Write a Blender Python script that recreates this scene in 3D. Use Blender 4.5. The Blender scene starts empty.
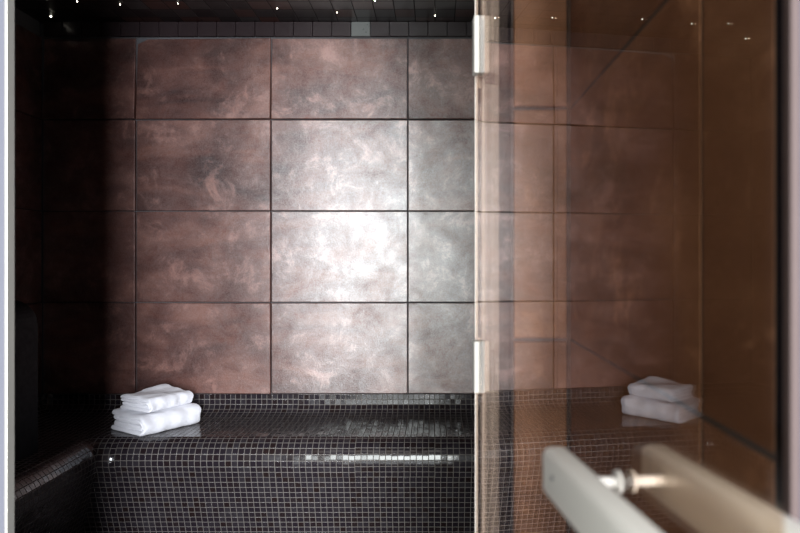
import bpy, bmesh, math, random
from mathutils import Vector, Matrix
random.seed(7)
S = bpy.context.scene
COL = S.collection
H = 1.12            # eye height
F = 650.0           # focal length in pixels (800 px frame)
D = 2.863           # depth of the back wall
YF = 1.128          # depth of the doorway plane
XL, XR = -1.73, 1.30
ZC = H + 1.053      # ceiling

# ---------------------------------------------------------------- camera, world, lights, exposure
cam = bpy.data.objects.new('camera', bpy.data.cameras.new('camera'))
COL.objects.link(cam)
cam.location = (0, 0, H)
cam.rotation_euler = (math.pi/2, 0, 0)
cam.data.sensor_width = 36
cam.data.lens = 36*F/800
cam.data.shift_x = -35/800
cam.data.shift_y = -5.5/800
cam.data.clip_start = 0.02
cam.data.dof.use_dof = True
cam.data.dof.focus_distance = 2.7
cam.data.dof.aperture_fstop = 5.2
S.camera = cam

world = bpy.data.worlds.new('world'); S.world = world
world.use_nodes = True
bgn = world.node_tree.nodes['Background']
bgn.inputs[0].default_value = (0.80, 0.80, 1.0, 1)
bgn.inputs[1].default_value = 0.07

def area(name, loc, target, sx, sy, power, color):
    l = bpy.data.lights.new(name, 'AREA'); l.shape = 'RECTANGLE'
    l.size = sx; l.size_y = sy; l.energy = power; l.color = color
    o = bpy.data.objects.new(name, l); COL.objects.link(o)
    o.location = loc
    d = Vector(target) - Vector(loc)
    o.rotation_euler = d.to_track_quat('-Z', 'Y').to_euler()
    return o
area('lobby_window_light', (-0.12, -3.5, 1.25), (-0.15, 2.8, 1.10), 2.5, 2.5, 340, (0.94, 1.0, 0.985))
area('towel_fill_light', (0.72, -3.2, 1.45), (-1.0, 2.6, 0.6), 0.66, 1.9, 450, (0.89, 0.92, 1.0))  # added unseen light that brightens the towels
area('overhead_fill_light', (-0.5, -0.1, 2.55), (-0.5, -0.1, 0.0), 1.0, 1.0, 4, (1.0, 0.95, 0.88))  # added unseen fill from above for the tops of the pull bars

S.view_settings.view_transform = 'Standard'
S.view_settings.look = 'None'
S.view_settings.gamma = 1
S.view_settings.use_curve_mapping = False
S.view_settings.exposure = 0.0

# ---------------------------------------------------------------- helpers
def tag(o, label=None, cat=None, group=None, kind=None):
    if label: o['label'] = label
    if cat: o['category'] = cat
    if group: o['group'] = group
    if kind: o['kind'] = kind
    return o

def empty(name, loc, rz=0):
    o = bpy.data.objects.new(name, None); COL.objects.link(o)
    o.location = loc; o.rotation_euler = (0, 0, rz); o.empty_display_size = 0.05
    return o

def link(name, bm, mats, parent=None, smooth=False):
    me = bpy.data.meshes.new(name)
    bm.normal_update()
    bm.to_mesh(me); bm.free()
    if not isinstance(mats, (list, tuple)): mats = [mats]
    for m in mats: me.materials.append(m)
    if smooth:
        for p in me.polygons: p.use_smooth = True
    o = bpy.data.objects.new(name, me); COL.objects.link(o)
    if parent: o.parent = parent
    return o

def box(bm, x0, x1, y0, y1, z0, z1, bevel=0, seg=2, mi=0):
    v = [bm.verts.new((x, y, z)) for z in (z0, z1) for y in (y0, y1) for x in (x0, x1)]
    fs = [bm.faces.new([v[i] for i in q]) for q in
          ((0, 2, 3, 1), (4, 5, 7, 6), (0, 1, 5, 4), (2, 6, 7, 3), (0, 4, 6, 2), (1, 3, 7, 5))]
    for f in fs: f.material_index = mi
    if bevel:
        es = list({e for f in fs for e in f.edges})
        r = bmesh.ops.bevel(bm, geom=es, offset=bevel, segments=seg, profile=0.5, affect='EDGES')
        for f in r['faces']: f.material_index = mi
    return fs

def cyl(bm, p0, p1, r, n=20, r2=None):
    p0, p1 = Vector(p0), Vector(p1); d = p1-p0
    q = d.to_track_quat('Z', 'Y').to_matrix().to_4x4()
    M = Matrix.Translation((p0+p1)/2) @ q
    bmesh.ops.create_cone(bm, cap_ends=True, segments=n, radius1=r, radius2=r if r2 is None else r2, depth=d.length, matrix=M)

class NT:
    """small helper for building node materials"""
    def __init__(self, name):
        self.m = bpy.data.materials.new(name); self.m.use_nodes = True
        self.t = self.m.node_tree; self.n = self.t.nodes
        self.bsdf = self.n['Principled BSDF']; self.out = self.n['Material Output']
    def add(self, typ, **kw):
        nd = self.n.new(typ)
        for k, v in kw.items(): setattr(nd, k, v)
        return nd
    def l(self, a, b): self.t.links.new(a, b)
    def math(self, op, a, b=None, c=None):
        nd = self.add('ShaderNodeMath', operation=op)
        for i, x in enumerate((a, b, c)):
            if x is None: continue
            if isinstance(x, (int, float)): nd.inputs[i].default_value = x
            else: self.l(x, nd.inputs[i])
        return nd.outputs[0]
    def vmath(self, op, a, b=None, scale=None):
        nd = self.add('ShaderNodeVectorMath', operation=op)
        for i, x in enumerate((a, b)):
            if x is None: continue
            if isinstance(x, (tuple, list)): nd.inputs[i].default_value = x
            else: self.l(x, nd.inputs[i])
        if scale is not None: nd.inputs['Scale'].default_value = scale
        return nd.outputs[0]
    def noise(self, vec, scale, detail=4, rough=0.55, dist=0):
        nd = self.add('ShaderNodeTexNoise')
        nd.inputs['Scale'].default_value = scale; nd.inputs['Detail'].default_value = detail
        nd.inputs['Roughness'].default_value = rough; nd.inputs['Distortion'].default_value = dist
        self.l(vec, nd.inputs['Vector'])
        return nd.outputs['Fac']
    def ramp(self, fac, stops):
        nd = self.add('ShaderNodeValToRGB')
        el = nd.color_ramp.elements
        while len(el) < len(stops): el.new(0.5)
        for e, (p, c) in zip(el, stops):
            e.position = p; e.color = (*c, 1) if len(c) == 3 else c
        self.l(fac, nd.inputs[0])
        return nd.outputs[0]
    def mix(self, fac, a, b, blend='MIX'):
        nd = self.add('ShaderNodeMix', data_type='RGBA', blend_type=blend)
        for s, x in ((nd.inputs[0], fac), (nd.inputs[6], a), (nd.inputs[7], b)):
            if isinstance(x, (int, float)): s.default_value = x
            elif isinstance(x, (tuple, list)): s.default_value = (*x, 1)
            else: self.l(x, s)
        return nd.outputs[2]
    def rng(self, x, a, b, c, d):
        nd = self.add('ShaderNodeMapRange'); nd.clamp = True
        self.l(x, nd.inputs[0])
        for i, v in enumerate((a, b, c, d)): nd.inputs[i+1].default_value = v
        return nd.outputs[0]

def simple(name, color, rough=0.5, metal=0.0, spec=0.5):
    n = NT(name)
    n.bsdf.inputs['Base Color'].default_value = (*color, 1)
    n.bsdf.inputs['Roughness'].default_value = rough
    n.bsdf.inputs['Metallic'].default_value = metal
    n.bsdf.inputs['Specular IOR Level'].default_value = spec
    co = n.add('ShaderNodeTexCoord').outputs['Object']
    nz = n.noise(co, 60, 3)
    n.l(n.rng(nz, 0.3, 0.7, rough*0.9, rough*1.1), n.bsdf.inputs['Roughness'])
    return n.m

# ---------------------------------------------------------------- materials
def mat_tile(name, dark, mid, light, metal=0.60, r0=0.58, r1=0.80, coat=1.0, c0=0.27, c1=0.43):
    """oxidised metal-look glazed tile: mottled brown-purple, fine speckle in gloss"""
    n = NT(name)
    co = n.add('ShaderNodeTexCoord').outputs['Object']
    at = n.add('ShaderNodeAttribute', attribute_name='tile')
    off = n.vmath('SCALE', at.outputs['Color'], scale=9.0)
    p = n.vmath('ADD', co, off)
    big = n.noise(p, 3.2, 6, 0.62, 0.6)
    sp = n.add('ShaderNodeMapping'); sp.inputs['Scale'].default_value = (0.6, 1, 2.6)
    n.l(p, sp.inputs[0])
    streak = n.noise(sp.outputs[0], 4.0, 5, 0.6, 0.8)
    fine = n.noise(p, 150, 4, 0.8)
    grit = n.noise(p, 330, 2, 0.6)
    m = n.math('ADD', n.math('MULTIPLY', big, 0.6), n.math('MULTIPLY', streak, 0.4))
    c = n.ramp(m, [(0.36, dark), (0.50, mid), (0.63, light)])
    vor = n.noise(p, 7.5, 8, 0.75, 0.35)
    patch = n.rng(vor, 0.54, 0.68, 0, 0.75)
    c = n.mix(patch, c, tuple(min(1, x*1.5+0.02) for x in light))
    hs = n.rng(at.outputs['Fac'], 0, 1, 0.86, 1.14)
    br = n.add('ShaderNodeHueSaturation'); n.l(hs, br.inputs['Value']); n.l(c, br.inputs['Color'])
    n.l(br.outputs[0], n.bsdf.inputs['Base Color'])
    rr = n.math('ADD', n.math('MULTIPLY', fine, 0.45), n.math('ADD', n.math('MULTIPLY', big, 0.4), n.math('MULTIPLY', grit, 0.15)))
    n.l(n.rng(rr, 0.33, 0.67, r0, r1), n.bsdf.inputs['Roughness'])
    n.bsdf.inputs['Metallic'].default_value = metal
    n.bsdf.inputs['Specular IOR Level'].default_value = 0.5
    n.bsdf.inputs['Coat Weight'].default_value = coat
    if coat: n.l(n.rng(n.math('ADD', n.math('MULTIPLY', vor, 0.6), n.math('MULTIPLY', fine, 0.4)), 0.36, 0.62, coat*0.25, coat), n.bsdf.inputs['Coat Weight'])
    n.bsdf.inputs['Coat IOR'].default_value = 2.45
    n.l(n.rng(rr, 0.36, 0.64, c0, c1), n.bsdf.inputs['Coat Roughness'])
    bp = n.add('ShaderNodeBump'); bp.inputs['Strength'].default_value = 0.35; bp.inputs['Distance'].default_value = 0.003
    hgt = n.math('ADD', n.math('MULTIPLY', fine, 0.7), n.math('MULTIPLY', vor, 0.5))
    n.l(hgt, bp.inputs['Height']); n.l(bp.outputs[0], n.bsdf.inputs['Normal']); n.l(bp.outputs[0], n.bsdf.inputs['Coat Normal'])
    return n.m

def mat_mosaic(name, pitch=0.023, gw=0.07, base=(0.015, 0.011, 0.015), var=0.010, grout=(0.145, 0.13, 0.118), tilt=0.065,
               rough=0.15, spec=0.65, slip=0.12, warm=(0.014, 0.007, 0.006)):
    n = NT(name)
    uv = n.add('ShaderNodeUVMap').outputs[0]
    sc = n.vmath('SCALE', uv, scale=1.0/pitch)
    sx = n.add('ShaderNodeSeparateXYZ'); n.l(sc, sx.inputs[0])
    # sheets of mosaic are laid a little out of line with one another
    sheet = n.math('FLOOR', n.math('DIVIDE', sx.outputs[1], 13.0))
    sheetx = n.math('FLOOR', n.math('DIVIDE', sx.outputs[0], 13.0))
    wn0 = n.add('ShaderNodeTexWhiteNoise', noise_dimensions='2D')
    cb0 = n.add('ShaderNodeCombineXYZ'); n.l(sheetx, cb0.inputs[0]); n.l(sheet, cb0.inputs[1]); n.l(cb0.outputs[0], wn0.inputs['Vector'])
    so = n.add('ShaderNodeSeparateXYZ'); n.l(wn0.outputs['Color'], so.inputs[0])
    ux = n.math('ADD', sx.outputs[0], n.math('MULTIPLY', so.outputs[0], slip))
    vy = n.math('ADD', sx.outputs[1], n.math('MULTIPLY', so.outputs[1], slip))
    fx = n.math('FRACT', ux); fy = n.math('FRACT', vy)
    def edge(f): return n.math('MINIMUM', f, n.math('SUBTRACT', 1.0, f))
    e = n.math('MINIMUM', edge(fx), edge(fy))
    mask = n.rng(e, gw*0.5, gw*0.5+0.03, 0, 1)      # 1 on the tile
    cb = n.add('ShaderNodeCombineXYZ'); n.l(n.math('ADD', n.math('FLOOR', ux), 217.0), cb.inputs[0]); n.l(n.math('FLOOR', vy), cb.inputs[1])
    wn = n.add('ShaderNodeTexWhiteNoise', noise_dimensions='2D'); n.l(cb.outputs[0], wn.inputs['Vector'])
    rnd = wn.outputs['Value']
    tc = n.mix(n.math('MULTIPLY', rnd, rnd), base, tuple(b+var for b in base))
    tc = n.mix(n.rng(n.math('FRACT', n.math('MULTIPLY', rnd, 7.31)), 0.6, 1.0, 0, 0.8), tc, warm)
    n.l(n.mix(mask, grout, tc), n.bsdf.inputs['Base Color'])
    n.l(n.rng(mask, 0, 1, 0.7, rough), n.bsdf.inputs['Roughness'])
    n.l(n.rng(mask, 0, 1, 0.2, spec), n.bsdf.inputs['Specular IOR Level'])
    geo = n.add('ShaderNodeNewGeometry')
    dv = n.vmath('SCALE', n.vmath('SUBTRACT', wn.outputs['Color'], (0.5, 0.5, 0.5)), scale=tilt)
    nn = n.vmath('NORMALIZE', n.vmath('ADD', geo.outputs['Normal'], dv))
    bp = n.add('ShaderNodeBump'); bp.inputs['Strength'].default_value = 0.5; bp.inputs['Distance'].default_value = 0.0015
    n.l(mask, bp.inputs['Height']); n.l(nn, bp.inputs['Normal'])
    n.l(bp.outputs[0], n.bsdf.inputs['Normal'])
    return n.m

def mat_glass(name, tint, ior=1.50):
    """clear pane: tinted straight-through light plus a Fresnel mirror on each face"""
    n = NT(name)
    n.n.remove(n.bsdf)
    geo = n.add('ShaderNodeNewGeometry')
    i = n.math('ADD', ior, n.math('MULTIPLY', geo.outputs['Backfacing'], 1.0/ior - ior))
    fr = n.add('ShaderNodeFresnel'); n.l(i, fr.inputs['IOR'])
    tr = n.add('ShaderNodeBsdfTransparent'); tr.inputs[0].default_value = (*[x**0.5 for x in tint], 1)
    gl = n.add('ShaderNodeBsdfGlossy'); gl.inputs['Roughness'].default_value = 0.0
    gl.inputs['Color'].default_value = (0.97, 0.97, 1.0, 1)
    mx = n.add('ShaderNodeMixShader')
    n.l(fr.outputs[0], mx.inputs[0]); n.l(tr.outputs[0], mx.inputs[1]); n.l(gl.outputs[0], mx.inputs[2])
    n.l(mx.outputs[0], n.out.inputs['Surface'])
    return n.m

def mat_towel():
    n = NT('white_terry')
    co = n.add('ShaderNodeTexCoord').outputs['Object']
    n.bsdf.inputs['Base Color'].default_value = (0.86, 0.86, 0.90, 1)
    n.bsdf.inputs['Roughness'].default_value = 0.95
    n.bsdf.inputs['Specular IOR Level'].default_value = 0.1
    n.bsdf.inputs['Sheen Weight'].default_value = 0.3
    a = n.noise(co, 420, 2, 0.7); b = n.noise(co, 40, 3, 0.6)
    bp = n.add('ShaderNodeBump'); bp.inputs['Strength'].default_value = 0.6; bp.inputs['Distance'].default_value = 0.003
    n.l(n.math('ADD', n.math('MULTIPLY', a, 0.5), n.math('MULTIPLY', b, 1.0)), bp.inputs['Height'])
    n.l(bp.outputs[0], n.bsdf.inputs['Normal'])
    return n.m

def mat_emit(name, color, strength):
    n = NT(name); n.n.remove(n.bsdf)
    e = n.add('ShaderNodeEmission'); e.inputs[0].default_value = (*color, 1); e.inputs[1].default_value = strength
    n.l(e.outputs[0], n.out.inputs['Surface'])
    return n.m

M_tile = mat_tile('oxide_tile', (0.040, 0.010, 0.007), (0.105, 0.034, 0.023), (0.21, 0.088, 0.062))
M_lobbytile = mat_tile('copper_tile', (0.15, 0.072, 0.036), (0.22, 0.115, 0.062), (0.33, 0.19, 0.115), metal=0.1, r0=0.5, r1=0.7, coat=0.0)
M_grout = simple('tile_grout', (0.075, 0.074, 0.078), 0.8)
M_mosaic = mat_mosaic('black_mosaic')
M_ceil = mat_mosaic('ceiling_mosaic', pitch=0.085, gw=0.012, base=(0.010, 0.006, 0.006), var=0.02, grout=(0.012, 0.009, 0.009), tilt=0.02,
                    rough=0.30, spec=0.25, slip=0.0, warm=(0.05, 0.014, 0.008))
M_frieze = simple('frieze_tile', (0.020, 0.013, 0.014), 0.32, 0.0, 0.35)
M_friezepale = simple('frieze_tile_pale', (0.10, 0.105, 0.10), 0.3)
M_plaster = simple('lobby_plaster', (0.12, 0.12, 0.145), 0.7)
M_frame = simple('brushed_steel', (0.62, 0.60, 0.54), 0.38, 0.55)
M_jamb = simple('jamb_steel', (0.15, 0.13, 0.112), 0.5, 0.1)
M_lobbyshade = simple('lobby_plaster_shaded', (0.035, 0.027, 0.042), 0.7)  # purple-grey shade on the lobby plaster, put into its colour
M_handle = simple('satin_steel', (0.82, 0.785, 0.69), 0.42, 0.1)
M_chrome = simple('hinge_steel', (0.62, 0.60, 0.56), 0.5, 0.0, 0.2)
M_plate = simple('hinge_wall_plate', (0.05, 0.028, 0.020), 0.4, 0.2)
M_dark = simple('dark_gap_shade', (0.004, 0.0035, 0.004), 0.8, 0.0, 0.02)  # near-black colour stands for the shade inside gaps
M_screw = simple('screw_dark', (0.10, 0.10, 0.10), 0.4, 0.8)
M_edgeglint = simple('edge_glint', (0.88, 0.84, 0.80), 0.4)  # lit line of the glass edge, put into a pale colour
M_trim = simple('rose_trim', (0.085, 0.062, 0.058), 0.6, 0.0, 0.1)
M_towel = mat_towel()
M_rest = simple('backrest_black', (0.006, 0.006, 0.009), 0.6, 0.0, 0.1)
M_glass = mat_glass('bronze_glass', (0.76, 0.62, 0.50))
M_star = mat_emit('star_glow', (1.0, 0.93, 0.80), 30)
M_bezel = simple('star_bezel', (0.10, 0.09, 0.08), 0.4, 0.6)
M_lobbyfloor = simple('lobby_floor_stone', (0.16, 0.14, 0.13), 0.5)
M_dcore = simple('wall_core', (0.05, 0.035, 0.03), 0.7)

# ---------------------------------------------------------------- structure
def tiled_wall(name, origin, ua, na, us, zs, mat, grout=M_grout, gap=0.005, thick=0.012, tilt=None, jit=0.004, back=0.06, z0=None, z1=None, ext=0.0, jd=0.0115, bv=0.0022):
    """a wall of separate tiles with real joints; ua = direction along the wall, na = facing direction.
    us, zs are the joint positions; tilt maps (column, row) -> (yaw, pitch) of that tile"""
    bm = bmesh.new()
    cl = bm.loops.layers.float_color.new('tile')
    o = Vector(origin); ua = Vector(ua); na = Vector(na); up = Vector((0, 0, 1))
    for i in range(len(us)-1):
        for j in range(len(zs)-1):
            a0, a1 = us[i]+gap/2, us[i+1]-gap/2
            b0, b1 = zs[j]+gap/2, zs[j+1]-gap/2
            ya, pi_ = (tilt or {}).get((i, j), (random.uniform(-jit, jit), random.uniform(-jit, jit)))
            cu, cz = (a0+a1)/2, (b0+b1)/2
            ring = []
            for (ins, dep) in ((0, -0.02), (0, 0.0), (bv, bv*0.8)):
                r = []
                for (u, z) in ((a0+ins, b0+ins), (a1-ins, b0+ins), (a1-ins, b1-ins), (a0+ins, b1-ins)):
                    d = dep + (0 if dep < 0 else (u-cu)*ya + (z-cz)*pi_)
                    r.append(bm.verts.new(o + ua*u + up*z + na*(d-0.0018)))
                ring.append(r)
            fs = []
            for k in range(2):
                for q in range(4):
                    fs.append(bm.faces.new((ring[k][q], ring[k][(q+1) % 4], ring[k+1][(q+1) % 4], ring[k+1][q])))
            fs.append(bm.faces.new(ring[2]))
            c = (random.random(), random.random(), random.random(), 1)
            for f in fs:
                for lp in f.loops: lp[cl] = c
    # backing with the grout face just behind the tile faces
    A, B = us[0]-ext, us[-1]+ext; z0 = zs[0] if z0 is None else z0; z1 = zs[-1] if z1 is None else z1
    pts = []
    for d in (-jd, -back):
        for (u, z) in ((A, z0), (B, z0), (B, z1), (A, z1)):
            pts.append(bm.verts.new(o + ua*u + up*z + na*d))
    for q in ((0, 1, 2, 3), (7, 6, 5, 4), (0, 4, 5, 1), (1, 5, 6, 2), (2, 6, 7, 3), (3, 7, 4, 0)):
        f = bm.faces.new([pts[k] for k in q]); f.material_index = 1
    bmesh.ops.recalc_face_normals(bm, faces=bm.faces[:])
    w = link(name, bm, [mat, grout])
    return tag(w, kind='structure')

ZT = [0.0, H-0.586-0.403, H-0.586, H-0.183, H+0.220, H+0.623, H+0.985]
UB = [XL, -1.320, -0.722, -0.120, 0.482, 1.084, XR]
# how far each tile sits out of plane, as laid (yaw, pitch)
TB = {}
yaw = [0.020, 0.028, 0.0, 0.014, -0.004, 0.0]
pit = [0, 0, 0.006, 0.000, -0.004, -0.052]
for i in range(6):
    for j in range(6):
        TB[(i, j)] = (yaw[i]+random.uniform(-.003, .003), pit[j]+random.uniform(-.003, .003)) if j > 1 else (0.0, 0.0)
tiled_wall('wall_back', (0, D, 0), (1, 0, 0), (0, -1, 0), UB, ZT, M_tile, tilt=TB, z1=ZC, ext=0.05, jd=0.016, gap=0.0042)
tiled_wall('wall_left', (XL, 0, 0), (0, 1, 0), (1, 0, 0), [YF+0.021, 1.66, 2.26, D], ZT, M_tile, z1=ZC)
tiled_wall('wall_right', (XR, 0, 0), (0, -1, 0), (-1, 0, 0), [-D, -2.26, -1.66, -YF-0.09], ZT, M_tile, z1=ZC)

def uvbox(bm, faces, axes):
    uvl = bm.loops.layers.uv.verify()
    for f in faces:
        for lp in f.loops: lp[uvl].uv = (lp.vert.co[axes[0]], lp.vert.co[axes[1]])

bm = bmesh.new(); uvbox(bm, box(bm, XL-0.06, XR+0.06, YF, D+0.06, ZC, ZC+0.06), (0, 1))
tag(link('ceiling', bm, M_ceil), kind='structure')
bm = bmesh.new(); uvbox(bm, box(bm, XL, XR, YF, D, -0.06, 0), (0, 1))
tag(link('floor', bm, M_mosaic), kind='structure')
bm = bmesh.new(); box(bm, -3.0, 3.0, -5.0, YF, -0.06, 0)
tag(link('floor_lobby', bm, M_lobbyfloor), kind='structure')

# frieze of small dark tiles between the big tiles and the ceiling
bm = bmesh.new()
x = XL+0.01
while x < XR-0.02:
    w = 0.0845
    pale = abs(x+w/2+0.296) < 0.04
    box(bm, x, min(x+w-0.002, XR-0.002), D-0.007, D+0.004, H+0.988, ZC-0.001, 0.0015, 1, mi=1 if pale else 0)
    x += w
tag(link('trim_1', bm, [M_frieze, M_friezepale]), kind='structure')

# doorway wall: pale plaster on the lobby side at the left, tiled strip at the right
bm = bmesh.new(); box(bm, -3.0, -0.7475, YF+0.002, YF+0.021, 0, 2.6)
tag(link('wall_front', bm, M_plaster), kind='structure')
bm = bmesh.new(); box(bm, -0.7475, 0.134, YF+0.002, YF+0.021, 2.06, 2.6)
tag(link('wall_front_header', bm, M_plaster), kind='structure')
zl = [0.0, H-0.137-0.8, H-0.137-0.4, H-0.137, H+0.2655, H+0.668, H+1.07, 2.6]
tiled_wall('wall_front_right', (0, YF, 0), (1, 0, 0), (0, -1, 0), [0.134, 0.232], zl, M_lobbytile, back=0.05, gap=0.006, jit=0.0008)
tiled_wall('wall_lobby_right', (0.234, 0, 0), (0, -1, 0), (-1, 0, 0), [-YF-0.002, -0.574, -0.449], zl, M_lobbytile, back=0.03, gap=0.006, jd=0.0022, bv=0.0006, jit=0.0004)
bm = bmesh.new(); box(bm, 0.232, XR+0.06, YF+0.004, YF+0.09, 0, 2.6)
tag(link('wall_front_inner', bm, M_dcore), kind='structure')
bm = bmesh.new(); box(bm, 0.2392, 3.0, 0.432, 0.50, 0, 2.6)
tag(link('wall_lobby_front', bm, M_lobbyshade), kind='structure')
bm = bmesh.new(); box(bm, 0.2328, 0.2392, 0.425, 0.436, 0, 2.6, 0.001, 1)
tag(link('trim_2', bm, M_trim), kind='structure')

bm = bmesh.new(); box(bm, 0.236, 0.264, 0.434, 0.449, 0, 2.6)  # dark strip painted as the shadow gap at the wall end
tag(link('trim_6', bm, M_dark), kind='structure')

# steel door frame: thin angle at the left, broad jamb and a near-black strip painted as the shadow gap at the right
bm = bmesh.new()
box(bm, -0.7476, -0.7428, YF, YF+0.021, 0, 2.06, 0.0012, 2)
tag(link('trim_3', bm, M_frame), kind='structure')
bm = bmesh.new(); box(bm, 0.0790, 0.1125, YF+0.012, YF+0.021, 0, 2.06, 0.001, 1)
tag(link('trim_4', bm, M_jamb), kind='structure')
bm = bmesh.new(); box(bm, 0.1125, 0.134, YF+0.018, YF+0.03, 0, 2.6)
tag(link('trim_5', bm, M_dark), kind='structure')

# ---------------------------------------------------------------- mosaic bench (back run and left run, one L)
def arc(cx, cz, r, a0, a1, n):
    return [(cx+r*math.cos(math.radians(a0+(a1-a0)*k/n)), cz+r*math.sin(math.radians(a0+(a1-a0)*k/n))) for k in range(n+1)]
# profile: (distance from the wall, height relative to the eye)
BS = [(0.006, -0.586), (0.006, -0.632)]
cove = [(0.006, -0.632), (0.014, -0.645), (0.030, -0.656), (0.055, -0.663), (0.085, -0.668)]
seat = [(0.085, -0.668), (0.14, -0.672), (0.20, -0.674), (0.27, -0.674), (0.33, -0.6735), (0.372, -0.673)]
nose = [(0.372, -0.673)] + [(0.356+0.08*math.sin(math.radians(a)), -0.7525+0.08*math.cos(math.radians(a))) for a in range(18, 109, 9)]
nend = nose[-1]
riser = [nend] + [(nend[0]-0.42*(zz), nend[1]-zz) for zz in (0.08, 0.16, 0.24, 0.30, H-0.731-0.018+0.0)]
riser[-1] = (nend[0]-0.13, -H)
rr = []
for k in range(len(riser)):
    t = k/(len(riser)-1)
    rr.append((nend[0]-0.118*t, nend[1]+(-H-nend[1])*t))
riser = rr
KX = 0.454/0.423
YS = YF+0.025
def arclen(pr, v0):
    v = [v0]
    for a, b in zip(pr, pr[1:]): v.append(v[-1]+math.dist(a, b))
    return v
def run_mesh(name, pr, v0, parent):
    bm = bmesh.new(); uvl = bm.loops.layers.uv.verify()
    vs = arclen(pr, v0)
    back, left, nb = [], [], 24
    for (d, z), v in zip(pr, vs):
        xc = XL+d*KX; yc = D-d
        rb = [(bm.verts.new((xc+(XR-0.012-xc)*k/nb, yc, H+z))) for k in range(nb+1)]
        rl = [rb[0]] + [bm.verts.new((xc, yc+(YS-yc)*k/nb, H+z)) for k in range(1, nb+1)]
        back.append(rb); left.append(rl)
    for i in range(len(pr)-1):
        for k in range(nb):
            for rows, ax, flip in ((back, 0, False), (left, 1, True)):
                q = [rows[i][k], rows[i][k+1], rows[i+1][k+1], rows[i+1][k]]
                vv = [vs[i], vs[i], vs[i+1], vs[i+1]]
                if not flip: q.reverse(); vv.reverse()
                f = bm.faces.new(q); f.smooth = True
                for lp, vx in zip(f.loops, vv):
                    lp[uvl].uv = (lp.vert.co[ax], vx)
    bm.normal_update()
    return link(name, bm, M_mosaic, parent)
bench = empty('mosaic_bench', (0, 0, 0))
tag(bench, 'built-in corner bench covered in small black mosaic tiles with pale grout', 'bench')
v = 0.0
for nm, pr in (('backsplash', BS), ('cove', cove), ('seat', seat), ('front_edge', nose), ('riser', riser)):
    run_mesh(nm, pr, v, bench)
    v = arclen(pr, v)[-1]
# dark body under the mosaic skin
# rounded mosaic block rising from the left bench
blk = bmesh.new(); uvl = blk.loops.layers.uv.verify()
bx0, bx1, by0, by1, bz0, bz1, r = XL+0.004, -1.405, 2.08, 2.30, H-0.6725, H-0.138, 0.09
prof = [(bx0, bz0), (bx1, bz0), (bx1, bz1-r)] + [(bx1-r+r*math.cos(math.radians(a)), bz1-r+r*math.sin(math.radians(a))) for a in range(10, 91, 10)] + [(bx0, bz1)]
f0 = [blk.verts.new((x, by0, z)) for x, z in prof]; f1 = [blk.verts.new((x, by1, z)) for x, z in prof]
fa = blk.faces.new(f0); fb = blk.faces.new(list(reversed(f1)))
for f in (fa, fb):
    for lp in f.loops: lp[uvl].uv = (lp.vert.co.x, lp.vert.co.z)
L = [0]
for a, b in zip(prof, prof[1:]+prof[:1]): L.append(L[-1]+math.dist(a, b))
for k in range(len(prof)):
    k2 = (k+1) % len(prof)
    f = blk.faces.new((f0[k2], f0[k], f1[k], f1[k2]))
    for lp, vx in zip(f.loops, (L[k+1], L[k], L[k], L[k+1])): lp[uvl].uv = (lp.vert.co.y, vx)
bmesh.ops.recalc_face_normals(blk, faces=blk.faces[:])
tag(link('backrest_block', blk, M_rest), 'dark backrest block with rounded top standing on the left bench by the wall', 'backrest')

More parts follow.
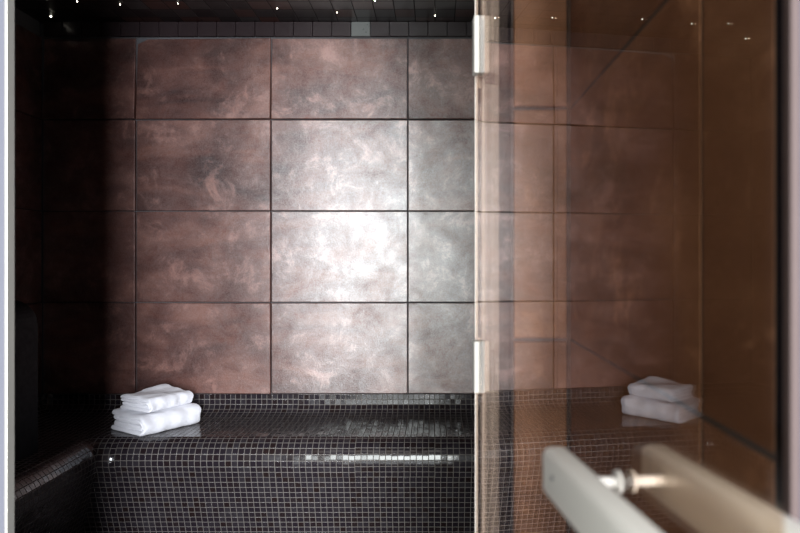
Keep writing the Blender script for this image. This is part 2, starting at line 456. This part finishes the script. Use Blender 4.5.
# ---------------------------------------------------------------- folded towels
def towel(name, loc, ang, length, width, height, seed, label, lift=0.0):
    """nested U folds: smooth folded side at p = 0, layered ends at the short face; extruded along +x"""
    rnd = random.Random(seed)
    ph = [rnd.uniform(0, 6.28) for _ in range(8)]
    bm = bmesh.new()
    h = height
    t = h/4*0.96
    nl = 26
    for ring in range(2):
        r_out = h/2 - ring*t*1.03
        r_in = r_out - t
        wtop = width - (0.004 if ring == 0 else 0.012)
        wbot = width - (0.0 if ring == 0 else 0.009)
        pts = []
        ins = ring*t*1.02
        cp = h/2*0.80        # fold centre
        # outer side: top from the open end to the fold, round the fold, bottom back to the open end
        for k in range(9): pts.append((wtop+(cp-wtop)*k/9, h/2+r_out))
        for a in range(90, 271, 15):
            pts.append((cp+0.80*r_out*math.cos(math.radians(a)), h/2+r_out*math.sin(math.radians(a))))
        for k in range(1, 10): pts.append((cp+(wbot-cp)*k/9, h/2-r_out))
        # rounded bottom end
        for a in range(-60, 61, 30):
            pts.append((wbot+t/2*math.cos(math.radians(a)), h/2-r_out+t/2+t/2*math.sin(math.radians(a))))
        for k in range(9): pts.append((wbot+(cp-wbot)*k/9, h/2-r_in))
        ri = max(r_in, 0.0008)
        for a in range(270, 89, -15):
            pts.append((cp+0.80*ri*math.cos(math.radians(a)), h/2+ri*math.sin(math.radians(a))))
        for k in range(1, 10): pts.append((cp+(wtop-cp)*k/9, h/2+r_in))
        for a in range(-60, 61, 30):
            pts.append((wtop+t/2*math.cos(math.radians(a)), h/2+r_out-t/2+t/2*math.sin(math.radians(a))))
        # centre of thickness for rounding the ends
        n = len(pts)
        cen = []
        for (p, z) in pts:
            if p < cp:
                dx, dz = (p-cp)/0.8, z-h/2; rr_ = math.hypot(dx, dz) or 1
                rm = (r_out+ri)/2
                cen.append((cp+0.8*dx/rr_*rm, h/2+dz/rr_*rm))
            else:
                cen.append((min(p, wtop), h/2+(1 if z > h/2 else -1)*(r_out+r_in)/2))
        loops = []
        e = t*0.5
        stations = [0, e*0.08, e*0.3, e*0.65, e] + [e+(length-2*e)*k/nl for k in range(1, nl)] + [length-e, length-e*0.65, length-e*0.3, length-e*0.08, length]
        endoff = rnd.uniform(-0.003, 0.003)
        for s in stations:
            dd = min(s, length-s)
            sh = 1.0 if dd >= e else max(0.12, math.sqrt(max(0.0, 1-((e-dd)/e)**2)))
            lp = []
            for (p, z), (pc, zc) in zip(pts, cen):
                P = pc+(p-pc)*sh; Z = zc+(z-zc)*sh
                zz = Z/h
                # soft sag and waviness
                wv = 0.0022*math.sin(11*s/length+ph[0]+5*zz)+0.0018*math.sin(23*s/length+ph[1]+9*P/width)
                wz = zz*(0.0035*math.sin(6*s/length+ph[2]+4*P/width)+0.0022*math.sin(17*P/width+ph[3]+7*s/length))
                wz += lift*zz*(s/length)**2*(P/width)**2
                squash = 1-0.06*zz*(1-4*(s/length-0.5)**2)*0.0
                X = s + 0.0035*math.sin(9*zz+ph[4])*(1 if s < length/2 else -1) + endoff
                lp.append(bm.verts.new((X, P+wv, max(0.0006, Z*squash+wz))))
            loops.append(lp)
        for a, b in zip(loops, loops[1:]):
            for k in range(n):
                bm.faces.new((a[k], a[(k+1) % n], b[(k+1) % n], b[k]))
        bm.faces.new(list(reversed(loops[0]))); bm.faces.new(loops[-1])
    bmesh.ops.recalc_face_normals(bm, faces=bm.faces[:])
    o = link(name, bm, M_towel, None, True)
    o.location = loc; o.rotation_euler = (0, 0, ang)
    return tag(o, label, 'towel', 'folded white towels')
# fold axis runs from the front corner to the right corner
a1 = math.atan2(0.214, 0.142)
towel('folded_towel', (-1.108, 2.476, H-0.6735), a1, 0.262, 0.215, 0.078, 3,
      'folded white towel lying on the mosaic bench, larger lower one of the two')
towel('folded_towel', (-1.100, 2.512, H-0.6735+0.083), a1+0.08, 0.205, 0.182, 0.055, 5,
      'folded white towel on top of the stack, smaller upper one of the two', 0.012)

# ---------------------------------------------------------------- star lights in the ceiling
def px_ceiling(px, py):
    Y = (ZC-H)*F/(261-py); return ((px-435)/F*Y, Y)
names = [((51, 16), 'tiny glowing star light in the dark ceiling, brightest one near the left corner'),
         ((77, 1), 'tiny star light in the dark ceiling, second from the left door frame'),
         ((120, 4), 'tiny star light in the dark ceiling, third from the left door frame'),
         ((178, 3), 'tiny star light in the dark ceiling, fourth from the left door frame'),
         ((277, 8), 'tiny star light in the ceiling above the wall tile joint left of the bright tiles'),
         ((337, 12), 'tiny star light in the ceiling, just left above the pale grey tile'),
         ((375, 0), 'tiny star light at the top edge above the pale grey tile in the dark band'),
         ((435, 15), 'tiny star light in the ceiling nearest the upper door hinge')]
sb = bmesh.new()
bmesh.ops.create_uvsphere(sb, u_segments=12, v_segments=6, radius=0.0022, matrix=Matrix.Diagonal((1, 1, 0.6, 1)))
star_me = bpy.data.meshes.new('star_lens'); sb.to_mesh(star_me); sb.free(); star_me.materials.append(M_star)
rb = bmesh.new()
bmesh.ops.create_cone(rb, cap_ends=True, segments=20, radius1=0.0045, radius2=0.0060, depth=0.0016)
bez_me = bpy.data.meshes.new('star_bezel'); rb.to_mesh(bez_me); rb.free(); bez_me.materials.append(M_bezel)
for (p, lab) in names:
    X, Y = px_ceiling(*p)
    root = bpy.data.objects.new('star_light', bez_me); COL.objects.link(root)
    root.location = (X, Y, ZC-0.0008)
    tag(root, lab, 'ceiling light', 'star lights in the ceiling')
    ln = bpy.data.objects.new('lens', star_me); COL.objects.link(ln); ln.parent = root
    ln.location = (0, 0, -0.001)
    k = 1.5 if p[0] == 51 else 1.0
    ln.scale = (k, k, k)

# ---------------------------------------------------------------- open glass door with hinges and pull handle
ANG = math.radians(5.1)
door = empty('door_1', (0.0742, YF, 0), -math.pi/2+ANG)
tag(door, 'open bronze-tinted glass door with steel hinges and horizontal pull bars', 'door', kind='structure')
W = 0.846; G = 0.004
bm = bmesh.new(); box(bm, 0.0, W, -G, G, 0.012, 2.045)
link('glass_panel', bm, M_glass, door)
# pale strip painted as the bright lit line of the hinge-side glass edge
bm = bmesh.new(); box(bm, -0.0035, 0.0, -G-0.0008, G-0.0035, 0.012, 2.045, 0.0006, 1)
tag(link('edge_glint_strip', bm, M_edgeglint, door), 'pale strip painted as the lit glass edge at the hinges')
for (z0, z1) in ((H+0.314, H+0.4096), (H-0.220, H-0.134)):
    hb = bmesh.new(); box(hb, 0.022, 0.045, -G-0.0088, -G, z0, z1, 0.0012, 2)
    hinge = link('hinge', hb, M_chrome, door)
    b2 = bmesh.new(); box(b2, 0.022, 0.045, G, G+0.0085, z0, z1, 0.0015, 2)
    link('clamp_plate', b2, M_chrome, hinge)
    b3 = bmesh.new(); cyl(b3, (-0.010, 0.002, z0-0.012), (-0.010, 0.002, z1+0.001), 0.0045, 16)
    link('hinge_pin', b3, M_chrome, hinge)
    b4 = bmesh.new(); box(b4, -0.011, -0.006, 0.0135, 0.031, z0-0.004, z1-0.022, 0.001, 1)
    tag(link('wall_plate', b4, M_plate, hinge), 'brown plate on the jamb')
zb = H-0.1595
for sgn in (-1, 1):
    y0, y1 = sorted((sgn*0.0285, sgn*0.0490))
    b = bmesh.new(); box(b, 0, 0.204, y0, y1, -0.0180, 0.0180, 0.0065, 5)
    bar = link('pull_bar', b, M_handle, door, True)
    bar.location = (0.628, 0, zb); bar.rotation_euler = (0, -0.034, 0)
    for u in (0.044, 0.172):
        s = bmesh.new(); cyl(s, (u, sgn*(G+0.001), 0.0025), (u, sgn*0.030, 0.0025), 0.0038, 18)
        link('standoff', s, M_chrome, bar, True)
        c = bmesh.new(); cyl(c, (u, sgn*G, 0.0025), (u, sgn*(G+0.0022), 0.0025), 0.0078, 24)
        link('collar', c, M_chrome, bar)
        w = bmesh.new(); cyl(w, (u-0.012, sgn*0.0488, 0.0025), (u-0.012, sgn*0.0494, 0.0025), 0.0020, 14)
        link('screw', w, M_screw, bar)
